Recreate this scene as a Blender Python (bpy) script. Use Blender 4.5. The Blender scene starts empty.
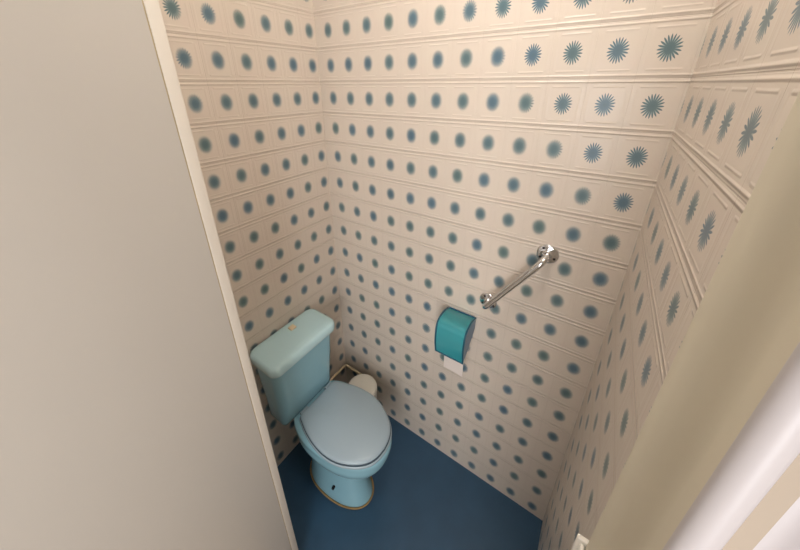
import bpy, bmesh, math
from mathutils import Vector, Matrix

U = 0.13          # metres per tile row
ZF = -16.42       # floor level in tile rows
PH = 0.7771       # tile width / tile height
sc = bpy.context.scene
COL = sc.collection

def V(x, y, z):   # tile-row units -> metres, floor at z = 0
    return Vector((x*U, y*U, (z-ZF)*U))

# ------------------------------------------------------------------ materials
def lin(c):
    return tuple(((v/255)/12.92 if v/255 <= .04045 else ((v/255+.055)/1.055)**2.4) for v in c) + (1,)

def mat(name, rgb, rough=.5, metal=0, noise=0, nscale=20, bump=0, coat=0, spec=.5):
    m = bpy.data.materials.new(name); m.use_nodes = True
    nt = m.node_tree; b = nt.nodes['Principled BSDF']
    b.inputs['Base Color'].default_value = lin(rgb)
    b.inputs['Roughness'].default_value = rough
    b.inputs['Metallic'].default_value = metal
    b.inputs['Coat Weight'].default_value = coat
    b.inputs['Coat Roughness'].default_value = .12
    b.inputs['Specular IOR Level'].default_value = spec
    tc = nt.nodes.new('ShaderNodeTexCoord')
    n = nt.nodes.new('ShaderNodeTexNoise'); n.inputs['Scale'].default_value = nscale
    n.inputs['Detail'].default_value = 5
    nt.links.new(tc.outputs['Object'], n.inputs['Vector'])
    if noise:
        mx = nt.nodes.new('ShaderNodeMix'); mx.data_type = 'RGBA'
        a = lin(rgb)
        mx.inputs['A'].default_value = tuple(v*(1-noise) for v in a[:3]) + (1,)
        mx.inputs['B'].default_value = tuple(min(1, v*(1+noise)) for v in a[:3]) + (1,)
        nt.links.new(n.outputs['Fac'], mx.inputs['Factor'])
        nt.links.new(mx.outputs['Result'], b.inputs['Base Color'])
    if bump:
        bp = nt.nodes.new('ShaderNodeBump'); bp.inputs['Strength'].default_value = bump
        bp.inputs['Distance'].default_value = .002
        nt.links.new(n.outputs['Fac'], bp.inputs['Height'])
        nt.links.new(bp.outputs['Normal'], b.inputs['Normal'])
    return m

def tile_material():
    m = bpy.data.materials.new('flower_tile'); m.use_nodes = True
    nt = m.node_tree; N = nt.nodes; L = nt.links
    bsdf = N['Principled BSDF']
    def math_(op, a, b=None, c=None, clamp=False):
        n = N.new('ShaderNodeMath'); n.operation = op; n.use_clamp = clamp
        for i, v in enumerate((a, b, c)):
            if v is None: continue
            if isinstance(v, (int, float)): n.inputs[i].default_value = v
            else: L.new(v, n.inputs[i])
        return n.outputs[0]
    def sstep(v, lo, hi):        # 0 at lo, 1 at hi
        n = N.new('ShaderNodeMapRange'); n.interpolation_type = 'SMOOTHSTEP'
        for nm, q in (('From Min', lo), ('From Max', hi)):
            if isinstance(q, (int, float)): n.inputs[nm].default_value = q
            else: L.new(q, n.inputs[nm])
        L.new(v, n.inputs['Value']); return n.outputs['Result']
    def mixc(f, a, b):
        n = N.new('ShaderNodeMix'); n.data_type = 'RGBA'
        if isinstance(f, (int, float)): n.inputs['Factor'].default_value = f
        else: L.new(f, n.inputs['Factor'])
        for nm, q in (('A', a), ('B', b)):
            if isinstance(q, tuple): n.inputs[nm].default_value = q
            else: L.new(q, n.inputs[nm])
        return n.outputs['Result']
    uv = N.new('ShaderNodeUVMap'); uv.uv_map = 'UVMap'
    sp = N.new('ShaderNodeSeparateXYZ'); L.new(uv.outputs['UV'], sp.inputs[0])
    u, v = sp.outputs['X'], sp.outputs['Y']
    iu = math_('FLOOR', math_('ADD', u, .5)); iv = math_('FLOOR', math_('ADD', v, .5))
    px = math_('SUBTRACT', u, iu); py = math_('SUBTRACT', v, iv)
    cmb = N.new('ShaderNodeCombineXYZ'); L.new(iu, cmb.inputs[0]); L.new(iv, cmb.inputs[1])
    wn = N.new('ShaderNodeTexWhiteNoise'); wn.noise_dimensions = '2D'; L.new(cmb.outputs[0], wn.inputs['Vector'])
    wsp = N.new('ShaderNodeSeparateColor'); L.new(wn.outputs['Color'], wsp.inputs[0])
    rnd, rnd2 = wsp.outputs[0], wsp.outputs[1]
    # flower
    r = math_('SQRT', math_('ADD', math_('MULTIPLY', px, px), math_('MULTIPLY', py, py)))
    th = math_('ARCTAN2', py, px)
    pet = math_('COSINE', math_('ADD', math_('MULTIPLY', th, 20.0), math_('MULTIPLY', rnd, 6.28)))
    edge = math_('ADD', math_('MULTIPLY', pet, .040), .194)
    mask = sstep(math_('SUBTRACT', edge, r), -.008, .012)
    streak = math_('MULTIPLY', sstep(pet, .1, -.8), sstep(r, .08, .16))
    f1 = mixc(rnd2, lin((66, 102, 124)), lin((78, 108, 108)))
    f2 = mixc(streak, f1, lin((168, 178, 174)))
    centre = sstep(r, .07, .02)
    f3 = mixc(math_('MULTIPLY', centre, .35), f2, lin((52, 92, 104)))
    # tile body, faint mottling
    tc = N.new('ShaderNodeTexCoord')
    ns = N.new('ShaderNodeTexNoise'); ns.inputs['Scale'].default_value = 14; ns.inputs['Detail'].default_value = 4
    L.new(tc.outputs['Object'], ns.inputs['Vector'])
    base = mixc(ns.outputs['Fac'], lin((217, 201, 188)), lin((217, 206, 191)))
    # joints
    ey = math_('SUBTRACT', .5, math_('ABSOLUTE', py)); ex = math_('SUBTRACT', .5, math_('ABSOLUTE', px))
    def ridge(d, at, w): return sstep(math_('ABSOLUTE', math_('SUBTRACT', d, at)), w, 0.0)
    seg = sstep(math_('ABSOLUTE', px), .37, .31)
    segv = sstep(math_('ABSOLUTE', py), .36, .30)
    h = math_('ADD', ridge(ey, .055, .034), math_('MULTIPLY', math_('MULTIPLY', ridge(ey, .15, .028), seg), .45))
    h = math_('ADD', h, math_('MULTIPLY', math_('MULTIPLY', ridge(ex, .1, .05), segv), .16))
    groove = sstep(ey, .012, .004); groovev = sstep(ex, .012, .004)
    h = math_('SUBTRACT', h, math_('MULTIPLY', groove, .5))
    h = math_('SUBTRACT', h, math_('MULTIPLY', groovev, .2))
    gr = math_('ADD', math_('MULTIPLY', groove, .45), math_('MULTIPLY', groovev, .2), clamp=True)
    base2 = mixc(gr, base, lin((176, 158, 140)))
    col = mixc(math_('MULTIPLY', mask, .93), base2, f3)
    L.new(col, bsdf.inputs['Base Color'])
    bp = N.new('ShaderNodeBump'); bp.inputs['Strength'].default_value = 1.0; bp.inputs['Distance'].default_value = .0017
    L.new(h, bp.inputs['Height']); L.new(bp.outputs['Normal'], bsdf.inputs['Normal'])
    bsdf.inputs['Roughness'].default_value = .3
    bsdf.inputs['Specular IOR Level'].default_value = .45
    return m

M = {}
M['tile'] = tile_material()
M['plaster'] = mat('white_plaster', (222, 214, 206), .8, noise=.03)
M['ceiling'] = mat('ceiling_paint', (226, 220, 210), .85, noise=.02)
M['floor'] = mat('blue_vinyl', (46, 78, 104), .40, noise=.22, nscale=9, bump=.08)
M['carpet'] = mat('hall_carpet', (182, 168, 150), .95, noise=.15, nscale=90, bump=.5)
M['door'] = mat('cream_door_paint', (180, 172, 162), .26, noise=.015, nscale=5, bump=.02)
M['lip'] = mat('pale_cream_paint', (206, 196, 183), .4, noise=.02, nscale=30)
M['seam_shade'] = mat('seam_shadow', (158, 140, 104), .7, noise=.2, nscale=60)  # yellow-brown colour paints the shadow in the gap beside the edge strip
M['jamb'] = mat('beige_jamb_paint', (212, 202, 180), .5, noise=.03, nscale=12)
M['shadowgap'] = mat('beige_shade_strip', (168, 152, 134), .7, noise=.04)
M['white'] = mat('white_gloss_paint', (192, 184, 183), .4, noise=.02)
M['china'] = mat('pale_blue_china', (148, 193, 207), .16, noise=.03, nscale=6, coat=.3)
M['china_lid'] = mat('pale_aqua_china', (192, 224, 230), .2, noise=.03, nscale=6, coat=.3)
M['seat'] = mat('grey_blue_plastic', (168, 185, 195), .27, noise=.02, nscale=8)
M['seatgap'] = mat('dark_lid_shade', (58, 76, 88), .6)
M['button'] = mat('cream_plastic', (226, 208, 172), .4)
M['seal'] = mat('aged_sealant', (156, 128, 84), .8, noise=.4, nscale=40, bump=.6)
M['hole'] = mat('dark_bolt_recess', (16, 18, 20), .8)
M['bin'] = mat('cream_bin_plastic', (244, 238, 226), .4, noise=.03)
M['pipe'] = mat('cream_painted_pipe', (214, 194, 160), .5, noise=.06)
M['chrome'] = mat('chrome', (225, 226, 228), .05, metal=1)
M['screw'] = mat('dark_screw_head', (40, 36, 34), .4, metal=.8)
M['teal'] = mat('teal_translucent_plastic', (56, 148, 156), .25, noise=.04, nscale=12, coat=.3)
M['teal_side'] = mat('dark_teal_plastic', (36, 96, 132), .3, noise=.04)
M['teal_rim'] = mat('dark_teal_rim', (26, 88, 108), .3)
M['paper'] = mat('toilet_paper', (226, 214, 206), .95, noise=.03, nscale=60, bump=.2)
M['card'] = mat('cardboard', (150, 120, 88), .9)
M['steel'] = mat('white_painted_metal', (232, 226, 216), .4)

# ------------------------------------------------------------------ helpers
def link(name, bm, m, parent=None, smooth=True, angle=40):
    bmesh.ops.recalc_face_normals(bm, faces=bm.faces)
    me = bpy.data.meshes.new(name); bm.to_mesh(me); bm.free()
    o = bpy.data.objects.new(name, me); COL.objects.link(o)
    if isinstance(m, str): m = M[m]
    me.materials.append(m)
    if smooth:
        for p in me.polygons: p.use_smooth = True
        me.set_sharp_from_angle(angle=math.radians(angle))
    if parent:
        o.parent = parent
        o.matrix_parent_inverse = parent_world(parent).inverted()
    return o

def parent_world(p):
    mtx = Matrix.Translation(p.location)
    if p.parent: pass      # parts sit at the world origin, only roots carry a location
    return mtx if p.parent is None else Matrix.Identity(4)

def structure(o):
    o['kind'] = 'structure'; return o

def root(name, loc, label, cat, group=None):
    o = bpy.data.objects.new(name, None); COL.objects.link(o)
    o.empty_display_size = .05
    o.location = loc; o['label'] = label; o['category'] = cat
    if group: o['group'] = group
    return o

def tag(o, label, cat):
    o['label'] = label; o['category'] = cat; return o

def box_bm(x0, x1, y0, y1, z0, z1, bevel=0, seg=3):
    bm = bmesh.new()
    vs = [bm.verts.new(V(x, y, z)) for x in (x0, x1) for y in (y0, y1) for z in (z0, z1)]
    for f in ((0,1,3,2),(4,6,7,5),(0,4,5,1),(2,3,7,6),(0,2,6,4),(1,5,7,3)):
        bm.faces.new([vs[i] for i in f])
    if bevel:
        bmesh.ops.bevel(bm, geom=list(bm.edges), offset=bevel*U, segments=seg, affect='EDGES', profile=.5)
    return bm

def loft(rings, cap0=True, cap1=True, closed=True):
    bm = bmesh.new(); R = []
    for r in rings: R.append([bm.verts.new(p) for p in r])
    n = len(R[0])
    for a, b in zip(R, R[1:]):
        for i in range(n if closed else n-1):
            j = (i+1) % n
            bm.faces.new((a[i], a[j], b[j], b[i]))
    if cap0: bm.faces.new(R[0][::-1])
    if cap1: bm.faces.new(R[-1])
    return bm

def spline(pts, n):            # Catmull-Rom through tuples
    pts = [Vector(p) for p in pts]; P = [2*pts[0]-pts[1]] + pts + [2*pts[-1]-pts[-2]]
    out = []
    for i in range(1, len(P)-2):
        p0, p1, p2, p3 = P[i-1:i+3]
        for k in range(n):
            t = k/n
            out.append(.5*((2*p1)+(p2-p0)*t+(2*p0-5*p1+4*p2-p3)*t*t+(3*p1-p0-3*p2+p3)*t**3))
    out.append(pts[-1].copy()); return out

def tube_bm(path, rad, n=16, caps=True):
    rings = []; prev = None
    for i, p in enumerate(path):
        t = (path[min(i+1, len(path)-1)] - path[max(i-1, 0)]).normalized()
        if prev is None:
            a = Vector((0, 0, 1)) if abs(t.z) < .9 else Vector((1, 0, 0))
            x = t.cross(a).normalized()
        else:
            x = (prev - t*prev.dot(t)).normalized()
        prev = x; y = t.cross(x)
        rr = rad[i] if isinstance(rad, (list, tuple)) else rad
        rings.append([p + (x*math.cos(2*math.pi*k/n) + y*math.sin(2*math.pi*k/n))*rr for k in range(n)])
    return loft(rings, caps, caps)

def lathe_bm(c, axis, prof, n=40):   # prof: (radius, along) in metres
    ax = Vector(axis).normalized()
    a = Vector((0, 0, 1)) if abs(ax.z) < .9 else Vector((1, 0, 0))
    x = ax.cross(a).normalized(); y = ax.cross(x)
    return loft([[c + ax*h + (x*math.cos(2*math.pi*k/n)+y*math.sin(2*math.pi*k/n))*max(r, 1e-5) for k in range(n)] for r, h in prof])

def uv_wall(o, axis, off):
    """flowers sit at whole numbers; axis: which horizontal axis runs along the wall"""
    me = o.data; uv = me.uv_layers.new(name='UVMap')
    for lp in me.loops:
        co = me.vertices[lp.vertex_index].co
        uv.data[lp.index].uv = ((-co[axis]/U - off)/PH, -(co.z/U + ZF))

def rrect(cx, x_half, y0, y1, z, rad, n=8):
    """rounded rectangle ring; y0 back, y1 front (y1 < y0)"""
    pts = []
    for qx, qy, a0 in ((1, 0, 0), (-1, 0, 90), (-1, 1, 180), (1, 1, 270)):
        px = cx + qx*(x_half-rad); py = (y0 - rad) if qy == 0 else (y1 + rad)
        for k in range(n+1):
            a = math.radians(a0 + 90*k/n)
            pts.append(V(px + rad*math.cos(a), py + rad*math.sin(a), z))
    return pts

# ------------------------------------------------------------------ room shell
XD, XO = -5.71, -6.60      # inner and outer face of the door wall
YC = -9.565                # right wall
YL, YR = -3.14, -9.165      # door opening
ZC = 5.0                   # ceiling
T = .5
structure(link('floor', box_bm(-6.15, 0, YC, 0, ZF-T, ZF), 'floor', smooth=False))
o = structure(link('wall_left', box_bm(-6.6, 0, 0, T, ZF, ZC), 'tile', smooth=False)); uv_wall(o, 0, .252)
o = structure(link('wall_back', box_bm(0, T, YC-T, T, ZF, ZC), 'tile', smooth=False)); uv_wall(o, 1, .582)
o = structure(link('wall_right', box_bm(XD, 0, YC-T, YC, ZF, ZC), 'tile', smooth=False)); uv_wall(o, 0, .70)
structure(link('ceiling', box_bm(-17, T, -18, 6, ZC, ZC+T), 'ceiling', smooth=False))
# door wall: piece hidden behind the open door, piece over the opening, piece beside the hall
structure(link('wall_door', box_bm(XO, XD, YL+.16, 0, ZF, ZC), 'plaster', smooth=False))
structure(link('wall_lintel', box_bm(XO, XD, YR, YL+.16, 3.2, ZC), 'plaster', smooth=False))
structure(link('wall_hall', box_bm(XO, XD, -18, YR-.42, ZF, ZC), 'plaster', smooth=False))
structure(link('wall_passage', box_bm(-17, -16.5, -18, 6, ZF, ZC), 'plaster', smooth=False))
structure(link('wall_end', box_bm(-16.5, XO, -18.5, -18, ZF, ZC), 'plaster', smooth=False))
structure(link('wall_far', box_bm(-16.5, XO, 5.5, 6, ZF, ZC), 'plaster', smooth=False))
structure(link('wall_corner', box_bm(XO, XO+.4, T, 5.5, ZF, ZC), 'plaster', smooth=False))
structure(link('floor_hall', box_bm(-16.5, -6.15, -18, 5.5, ZF-T, ZF), 'carpet', smooth=False))

def extrude_z(pts, z0, z1):
    return loft([[V(x, y, z0) for x, y in pts], [V(x, y, z1) for x, y in pts]])

def arc(cx, cy, r, a0, a1, n=8):
    return [(cx + r*math.cos(math.radians(a0+(a1-a0)*k/n)), cy + r*math.sin(math.radians(a0+(a1-a0)*k/n))) for k in range(n+1)]

# right door lining: room-side stop, soft hollow, rebate face
prof = [(XD, YR-.42), (XD, YR-.03)] + arc(XD-.03, YR-.03, .03, 0, 90, 4) + [(-5.86, YR), (-5.93, YR-.005), (-6.0, YR-.045), (-6.07, YR-.10),
        (-6.14, YR-.125), (-6.22, YR-.115), (-6.32, YR-.085), (XO, YR-.03), (XO, YR-.42)]
structure(link('trim_1', extrude_z(prof, ZF, 3.2), 'jamb', angle=50))
# left door lining, mostly behind the open leaf
structure(link('trim_2', box_bm(XO, XD-.02, YL+.02, YL+.16, ZF, 3.2), 'jamb', smooth=False))
# architrave on the hall side: round bead, hollow, flat board
prof = [(XO, YR-.02), (XO-.10, YR+.0)] + arc(XO-.17, YR+.040, .055, 20, 250, 12) + \
       [(XO-.16, YR-.01), (XO-.03, YR-.05), (XO-.02, YR-.19), (XO-.04, YR-.225), (XO-.12, YR-.29), (XO-.17, YR-.36), (XO-.19, YR-.9), (XO-.14, YR-.95), (XO, YR-.95)]
structure(link('trim_3', extrude_z(prof, ZF, 3.2), 'white', angle=60))

structure(link('bead_shade_strip', box_bm(XO-.036, XO-.02, YR-.165, YR-.055, ZF, 3.2), 'shadowgap', smooth=False))  # beige strip paints the soft shade in the hollow beside the bead
# door leaf, folded back into the hall, with its pale edge strip
door = structure(link('door_1', box_bm(-11.9, -5.885, YL, YL+.30, ZF+.1, 3.1), 'door', smooth=False))
link('edge_strip', box_bm(-5.868, -5.69, YL-.012, YL+.02, ZF+.1, 3.1, bevel=.012), 'lip', door)['label'] = 'pale cream edge strip'
link('seam_shade', box_bm(-5.89, -5.864, YL+.004, YL+.02, ZF+.1, 3.1), 'seam_shade', door, smooth=False)['label'] = 'painted shadow in the gap beside the edge strip'

# ------------------------------------------------------------------ toilet
CX = -2.92
toilet = root('toilet', V(CX, -2.3, ZF), 'pale blue close-coupled toilet with closed grey-blue lid in the tiled corner', 'toilet')

def egg(cx, a, yb, yf, z, nb=2.3, nf=2.15, split=.42, n=64):
    ym = yb + (yf-yb)*split; pts = []
    for k in range(n):
        t = 2*math.pi*k/n; c, s = math.cos(t), math.sin(t)
        e = nb if s > 0 else nf
        x = a*math.copysign(abs(c)**(2/e), c); y = math.copysign(abs(s)**(2/e), s)
        y = ym + y*((yb-ym) if s > 0 else (ym-yf))
        pts.append(V(cx+x, y, z))
    return pts

keys = [  # height, half width, back, front, centre x
    (0.00, .83, -1.00, -3.90, -3.06), (0.10, .81, -1.00, -3.86, -3.06), (0.55, .73, -1.02, -3.66, -3.03), (1.1, .68, -1.02, -3.48, -3.0),
    (1.55, .72, -1.00, -3.50, -2.97), (1.85, .86, -.97, -3.78, -2.95), (2.15, 1.05, -.90, -4.18, -2.92), (2.45, 1.18, -.80, -4.42, -2.91), (2.75, 1.28, -.70, -4.56, -2.89),
    (3.02, 1.32, -.62, -4.62, -2.85), (3.18, 1.32, -.58, -4.62, -2.85), (3.25, 1.28, -.60, -4.58, -2.85)]
zz = spline([(k[0], k[1], k[2]) for k in keys], 5); yy = spline([(k[3], k[4], 0) for k in keys], 5)
bm = loft([egg(q.y, p.y, p.z, q.x, ZF+p.x) for p, q in zip(zz, yy)])
link('pan', bm, 'china', toilet, angle=60)
# sealant bead round the foot
ring = egg(-3.06, .86, -.98, -3.93, ZF+.02)
bm = tube_bm(ring + [ring[0], ring[1]], .035*U, 8, False)
link('sealant_bead', bm, 'seal', toilet)['label'] = 'brown stained sealant bead round the foot'
# fixing recess on the foot
p = V(-3.70, -2.60, ZF+.62)
o = link('fixing_bolt', lathe_bm(V(-3.78, -2.72, ZF+.62), (-1, -.12, .1), [(0, -.2*U), (.05*U, -.2*U), (.055*U, .0), (.05*U, .03*U), (0, .035*U)], 16), 'hole', toilet)
o['label'] = 'dark fixing bolt on the side of the foot'

LX = -2.845
outline = [(.0, -1.27), (.45, -1.27), (.84, -1.28), (.98, -1.50), (1.13, -1.9), (1.25, -2.4), (1.29, -2.95), (1.22, -3.43), (1.05, -3.84), (.84, -4.16), (.59, -4.39), (.30, -4.51), (0, -4.55)]
half = spline([(a, b, 0) for a, b in outline], 4)
full = [(p.x, p.y) for p in half] + [(-p.x, p.y) for p in half[-2:0:-1]]
def lid_ring(scale, z, grow=0):
    cy = -2.9
    return [V(LX + x*scale + (grow*x/1.25), cy + (y-cy)*scale + grow*(y-cy)/1.7, z) for x, y in full]
zt = ZF + 3.25
# seat ring (between rim and lid)
bm = bmesh.new()
rings = [lid_ring(1.005, zt+.01), lid_ring(1.02, zt+.04), lid_ring(1.02, zt+.10), lid_ring(1.0, zt+.13), lid_ring(.66, zt+.13), lid_ring(.63, zt+.08), lid_ring(.66, zt+.03)]
vs = [[bm.verts.new(q) for q in r] for r in rings]
n = len(full)
for a, b in zip(vs, vs[1:]+vs[:1]):
    for i in range(n):
        j = (i+1) % n; bm.faces.new((a[i], a[j], b[j], b[i]))
link('seat', bm, 'seat', toilet, angle=50)
# dark band painting the shade in the gap between seat and lid
bm = loft([lid_ring(1.0, zt+.125), lid_ring(1.0, zt+.185), lid_ring(.96, zt+.21)])
link('lid_shade_band', bm, 'seatgap', toilet)['label'] = 'painted shade in the gap under the lid'
# lid, gently domed
rings = [lid_ring(.965, zt+.18), lid_ring(.985, zt+.185), lid_ring(.988, zt+.215), lid_ring(.982, zt+.25), lid_ring(.955, zt+.285)]
for s in (.9, .8, .7, .6, .5, .4, .3, .2, .1):
    rings.append(lid_ring(s, zt+.285+.20*(1-(s/.955)**2)))
link('seat_lid', loft(rings), 'seat', toilet, angle=50)
for sx in (-.62, .62):
    link('hinge', tube_bm([V(LX+sx-.16, -1.24, zt+.14), V(LX+sx+.16, -1.24, zt+.14)], .085*U, 16), 'seat', toilet)

# cistern: tapered body, overhanging lid, flush button
TX = -3.06
zb = -13.17
prof = [(zb, 1.08, -.18, -.98, .12), (zb+.04, 1.15, -.14, -1.05, .16), (zb+.15, 1.19, -.10, -1.10, .2), (zb+1.0, 1.23, -.08, -1.22, .32), (zb+2.0, 1.28, -.07, -1.31, .32), (-10.12, 1.31, -.06, -1.37, .3)]
cistern = link('cistern', loft([rrect(TX, a, y0, y1, z, r) for z, a, y0, y1, r in prof]), 'china', toilet, angle=60)
prof = [(-10.22, 1.30, -.06, -1.40, .3), (-10.22, 1.40, -.05, -1.50, .3), (-10.16, 1.42, -.05, -1.52, .3), (-9.98, 1.42, -.05, -1.52, .3), (-9.90, 1.39, -.06, -1.48, .3), (-9.86, 1.31, -.10, -1.39, .28),
        (-9.84, 1.0, -.2, -1.2, .25), (-9.83, .5, -.5, -1.0, .2)]
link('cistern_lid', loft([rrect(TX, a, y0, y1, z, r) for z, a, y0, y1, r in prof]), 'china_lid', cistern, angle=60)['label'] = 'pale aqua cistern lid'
link('flush_button', box_bm(-3.0, -2.76, -.56, -.33, -9.90, -9.78, bevel=.035), 'button', cistern)['label'] = 'small square cream flush button'
# china spigot joining pan and cistern
link('cistern_base', loft([rrect(TX+.1, .6, -.2, -1.2, ZF+2.9, .2), rrect(TX+.1, .6, -.2, -1.2, zb+.03, .2)]), 'china', toilet)

# ------------------------------------------------------------------ bin behind the toilet
BX, BY, BR, BZ = -.89, -1.86, .66, -14.0
b = root('bin', V(BX, BY, ZF), 'small cream round bin standing in the corner behind the toilet', 'bin')
h = (BZ-ZF)*U; r = BR*U
link('body', lathe_bm(V(BX, BY, ZF), (0, 0, 1), [(r*.86, 0), (r*.88, .004), (r*.97, h*.88), (r*.97, h*.885)], 48), 'bin', b)
link('lid', lathe_bm(V(BX, BY, ZF), (0, 0, 1), [(r*.9, h*.88), (r, h*.885), (r, h*.965), (r*.97, h*.985), (r*.85, h*.995), (r*.4, h*1.005), (0, h*1.008)], 48), 'bin', b, angle=60)

# ------------------------------------------------------------------ water pipe round the corner
zp = -14.55
path = [V(-2.35, -.14, zp-.0), V(-1.4, -.14, zp), V(-.4, -.14, zp)] + [V(-.24+.1*math.sin(a), -.24+.1*math.cos(a), zp) for a in [math.radians(q) for q in (10, 30, 45, 60, 80)]] + [V(-.14, -.5, zp), V(-.14, -2.0, zp)]
pp = root('water_pipe', V(-.14, -.14, zp), 'thin cream water pipe running low round the tiled corner behind the toilet', 'pipe')
link('pipe', tube_bm(path, .055*U, 12), 'pipe', pp)
for q, ax in ((V(-1.3, 0, zp), (0, -1, 0)), (V(0, -1.75, zp), (-1, 0, 0))):
    link('clip', lathe_bm(q, ax, [(0, 0), (.07*U, 0), (.07*U, .2*U), (0, .2*U)], 16), 'pipe', pp)

# ------------------------------------------------------------------ grab bar
W1 = (0, -7.90, -5.68); W2 = (0, -6.57, -7.78)
so = .42
g = root('grab_bar', V(*W1), 'slanted chrome grab bar screwed to the flower tiled wall', 'grab bar')
d = (Vector(W2)-Vector(W1)); d.normalize()
a = Vector(W1); c = Vector(W2)
O = Vector((-so, 0, 0))
ctrl = [a + Vector((-.02, 0, 0)), a + O*.45, a + O*.78 + d*.04, a + O*.97 + d*.17, a + O + d*.42]
ctrl += [a + O + (c-a)*t for t in (.4, .6, .8)]
ctrl += [c + O - d*.30, c + O - d*.13, c + O*.86 - d*.03, c + O*.5, c + Vector((-.02, 0, 0))]
link('bar', tube_bm([V(*q) for q in spline([tuple(q) for q in ctrl], 6)], .088*U, 20), 'chrome', g, angle=60)
for w in (W1, W2):
    fr = .27*U
    f = link('flange', lathe_bm(V(*w), (-1, 0, 0), [(fr*.98, 0), (fr, .004), (fr*.96, .0065), (fr*.8, .008), (fr*.5, .0095), (fr*.38, .013), (fr*.34, .016)], 40), 'chrome', g, angle=50)
    for ang in (90-35, 180+35-10, 325):
        q = V(*w) + Vector((0, math.cos(math.radians(ang)), math.sin(math.radians(ang))))*fr*.72
        link('screw', lathe_bm(q, (-1, 0, 0), [(0, .006), (.0042, .006), (.0042, .0098), (.003, .0108), (0, .011)], 14), 'screw', f)['label'] = 'dark screw head'

# ------------------------------------------------------------------ paper holder and roll
HY0, HY1 = -5.28, -6.27       # left and right side
ht, hb = -8.58, -9.75
holder = root('paper_holder', V(0, (HY0+HY1)/2, ht), 'teal plastic toilet paper holder with curved cover below the grab bar', 'toilet paper holder')
prof = spline([(0, ht-.06, 0), (-.34, ht+.05, 0), (-.68, ht+.05, 0), (-.88, ht-.09, 0), (-.95, ht-.38, 0), (-.95, ht-.8, 0), (-.88, hb-.06, 0)], 5)
th = .045
def inset(pr, dd):
    out = []
    for i, p in enumerate(pr):
        t = (pr[min(i+1, len(pr)-1)] - pr[max(i-1, 0)]).normalized()
        out.append(p + Vector((-t.y, t.x, 0))*dd)
    return out
inner = inset(prof, th)
if inner[len(inner)//2].x < prof[len(prof)//2].x: inner = inset(prof, -th)
loop = list(prof) + inner[::-1]
bm = loft([[V(p.x, y, p.y) for p in loop] for y in (HY0+.0, HY0-.01, HY1+.01, HY1)])
cover = link('cover', bm, 'teal', holder, angle=60)
for y0, y1 in ((HY0-.005, HY0-.045), (HY1+.045, HY1+.005)):
    side = list(inner) + [Vector((-.5, hb+.22, 0)), Vector((-.03, ht-.48, 0))]
    bm = loft([[V(min(p.x, -.005), y, p.y) for p in side] for y in (y0, y1)])
    link('side_panel', bm, 'teal_side', holder, smooth=False)['label'] = 'darker blue side panel'
for yy_ in (HY0-.02, HY1+.02):
    link('rim', tube_bm([V(p.x, yy_, p.y) for p in prof], .03*U, 10), 'teal_rim', cover)['label'] = 'dark moulded rim of the cover'
link('rim', tube_bm([V(prof[-1].x, HY0, prof[-1].y), V(prof[-1].x, HY1, prof[-1].y)], .03*U, 10), 'teal_rim', cover)['label'] = 'dark moulded rim of the cover'
link('back_plate', box_bm(-.05, 0, HY1+.05, HY0-.05, ht-.9, ht-.02, bevel=.01), 'teal_side', holder)
link('spindle', tube_bm([V(-.45, HY0-.03, -9.14), V(-.45, HY1+.03, -9.14)], .07*U, 16), 'teal_side', holder)

roll = root('toilet_roll', V(-.45, (HY0+HY1)/2, -9.14), 'white toilet paper roll with its loose end hanging below the teal holder', 'toilet paper')
ya, yb_ = HY0-.08, HY1+.08
cc = V(-.45, ya, -9.14); w_ = (ya-yb_)*U
link('paper', lathe_bm(cc, (0, -1, 0), [(.10*U, 0), (.33*U, 0), (.34*U, .002), (.34*U, w_-.002), (.33*U, w_), (.10*U, w_)], 40), 'paper', roll, angle=50)
link('core', lathe_bm(cc, (0, -1, 0), [(.085*U, .001), (.105*U, .001), (.105*U, w_-.001), (.085*U, w_-.001)], 24), 'card', roll)
sp_ = spline([(-.79, -9.14, 0), (-.80, -9.5, 0), (-.80, -9.75, 0), (-.785, -9.95, 0), (-.76, -10.50, 0)], 4)
loop = [Vector((p.x-.006, p.y, 0)) for p in sp_] + [Vector((p.x+.006, p.y, 0)) for p in sp_[::-1]]
link('loose_sheet', loft([[V(p.x, y, p.y - (.04 if i in (16, 17) and y < -6 else 0)) for i, p in enumerate(loop)] for y in (-5.58, -5.8, -6.0, -6.25)]), 'paper', roll)

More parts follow.
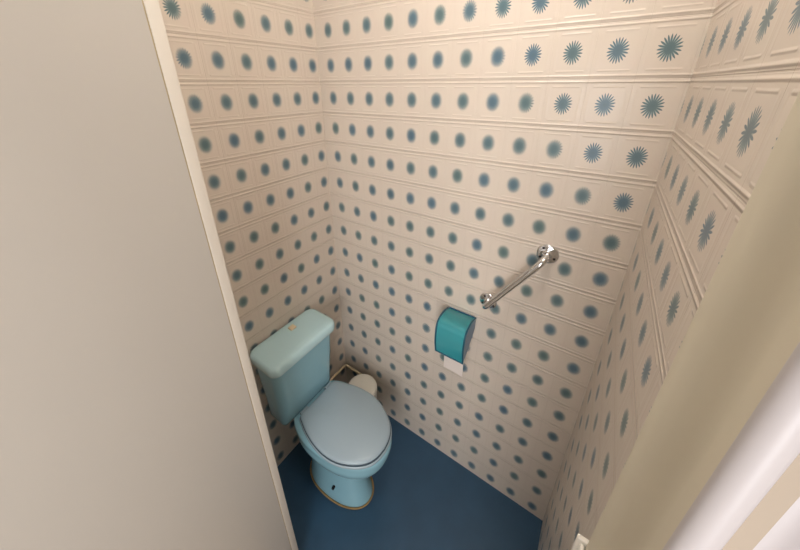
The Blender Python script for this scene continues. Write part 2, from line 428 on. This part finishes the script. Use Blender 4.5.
# ------------------------------------------------------------------ bolt keeper on the jamb
k = root('bolt_keeper', V(XD, YR-.12, -5.9), 'small white bolt keeper fixed to the beige door jamb beside the right tiled wall', 'bolt keeper')
link('plate', box_bm(XD, XD+.05, YR-.2, YR+.075, -6.5, -5.64, bevel=.012), 'steel', k)
link('lip', box_bm(XD-.07, XD+.01, YR+.005, YR+.045, -5.76, -5.68, bevel=.015), 'steel', k)

# ------------------------------------------------------------------ lights
def point(name, loc, power, radius, col):
    l = bpy.data.lights.new(name, 'POINT'); l.energy = power; l.shadow_soft_size = radius; l.color = col
    o = bpy.data.objects.new(name, l); COL.objects.link(o); o.location = loc
    return o
point('ceiling_bulb', V(-4.6, -6.8, 4.4), 12, .08, (1, .985, .955))
point('hall_lamp', V(-8.8, -8.3, 4.4), 1.4, .12, (1, .98, .96))
al = bpy.data.lights.new('hall_fill', 'AREA'); al.shape = 'RECTANGLE'; al.size = 7*U; al.size_y = 11*U; al.energy = 37; al.color = (.97, .98, 1)  # unseen area light, added in the hall to brighten the lower parts
ao = bpy.data.objects.new('hall_fill', al); COL.objects.link(ao); ao.location = V(-16.2, -9.4, -6.2)
ao.rotation_euler = (Vector((1, .25, -.1))).to_track_quat('-Z', 'Y').to_euler()
w = bpy.data.worlds.new('World'); sc.world = w; w.use_nodes = True
w.node_tree.nodes['Background'].inputs[0].default_value = (.9, .93, 1, 1)
w.node_tree.nodes['Background'].inputs[1].default_value = .02

# ------------------------------------------------------------------ camera
cam = bpy.data.cameras.new('camera'); co = bpy.data.objects.new('camera', cam); COL.objects.link(co)
cam.sensor_fit = 'HORIZONTAL'; cam.sensor_width = 36
cam.lens = 36*304.388/800
cam.shift_x = 4.47/800; cam.shift_y = -64.743/800
cam.clip_start = .01
R = ((0.55993457, -0.82852026, -0.00523973), (-0.31929125, -0.2099407, -0.9241093), (0.76454325, 0.51911374, -0.38209233))
x = Vector(R[0]); y = -Vector(R[1]); z = -Vector(R[2])
mw = Matrix((x, y, z)).transposed().to_4x4()
mw.translation = V(-7.9305, -8.4953, -1.5825)
co.matrix_world = mw
sc.camera = co
vs_ = sc.view_settings
vs_.view_transform = 'Standard'; vs_.look = 'None'; vs_.exposure = 0; vs_.gamma = 1; vs_.use_curve_mapping = False
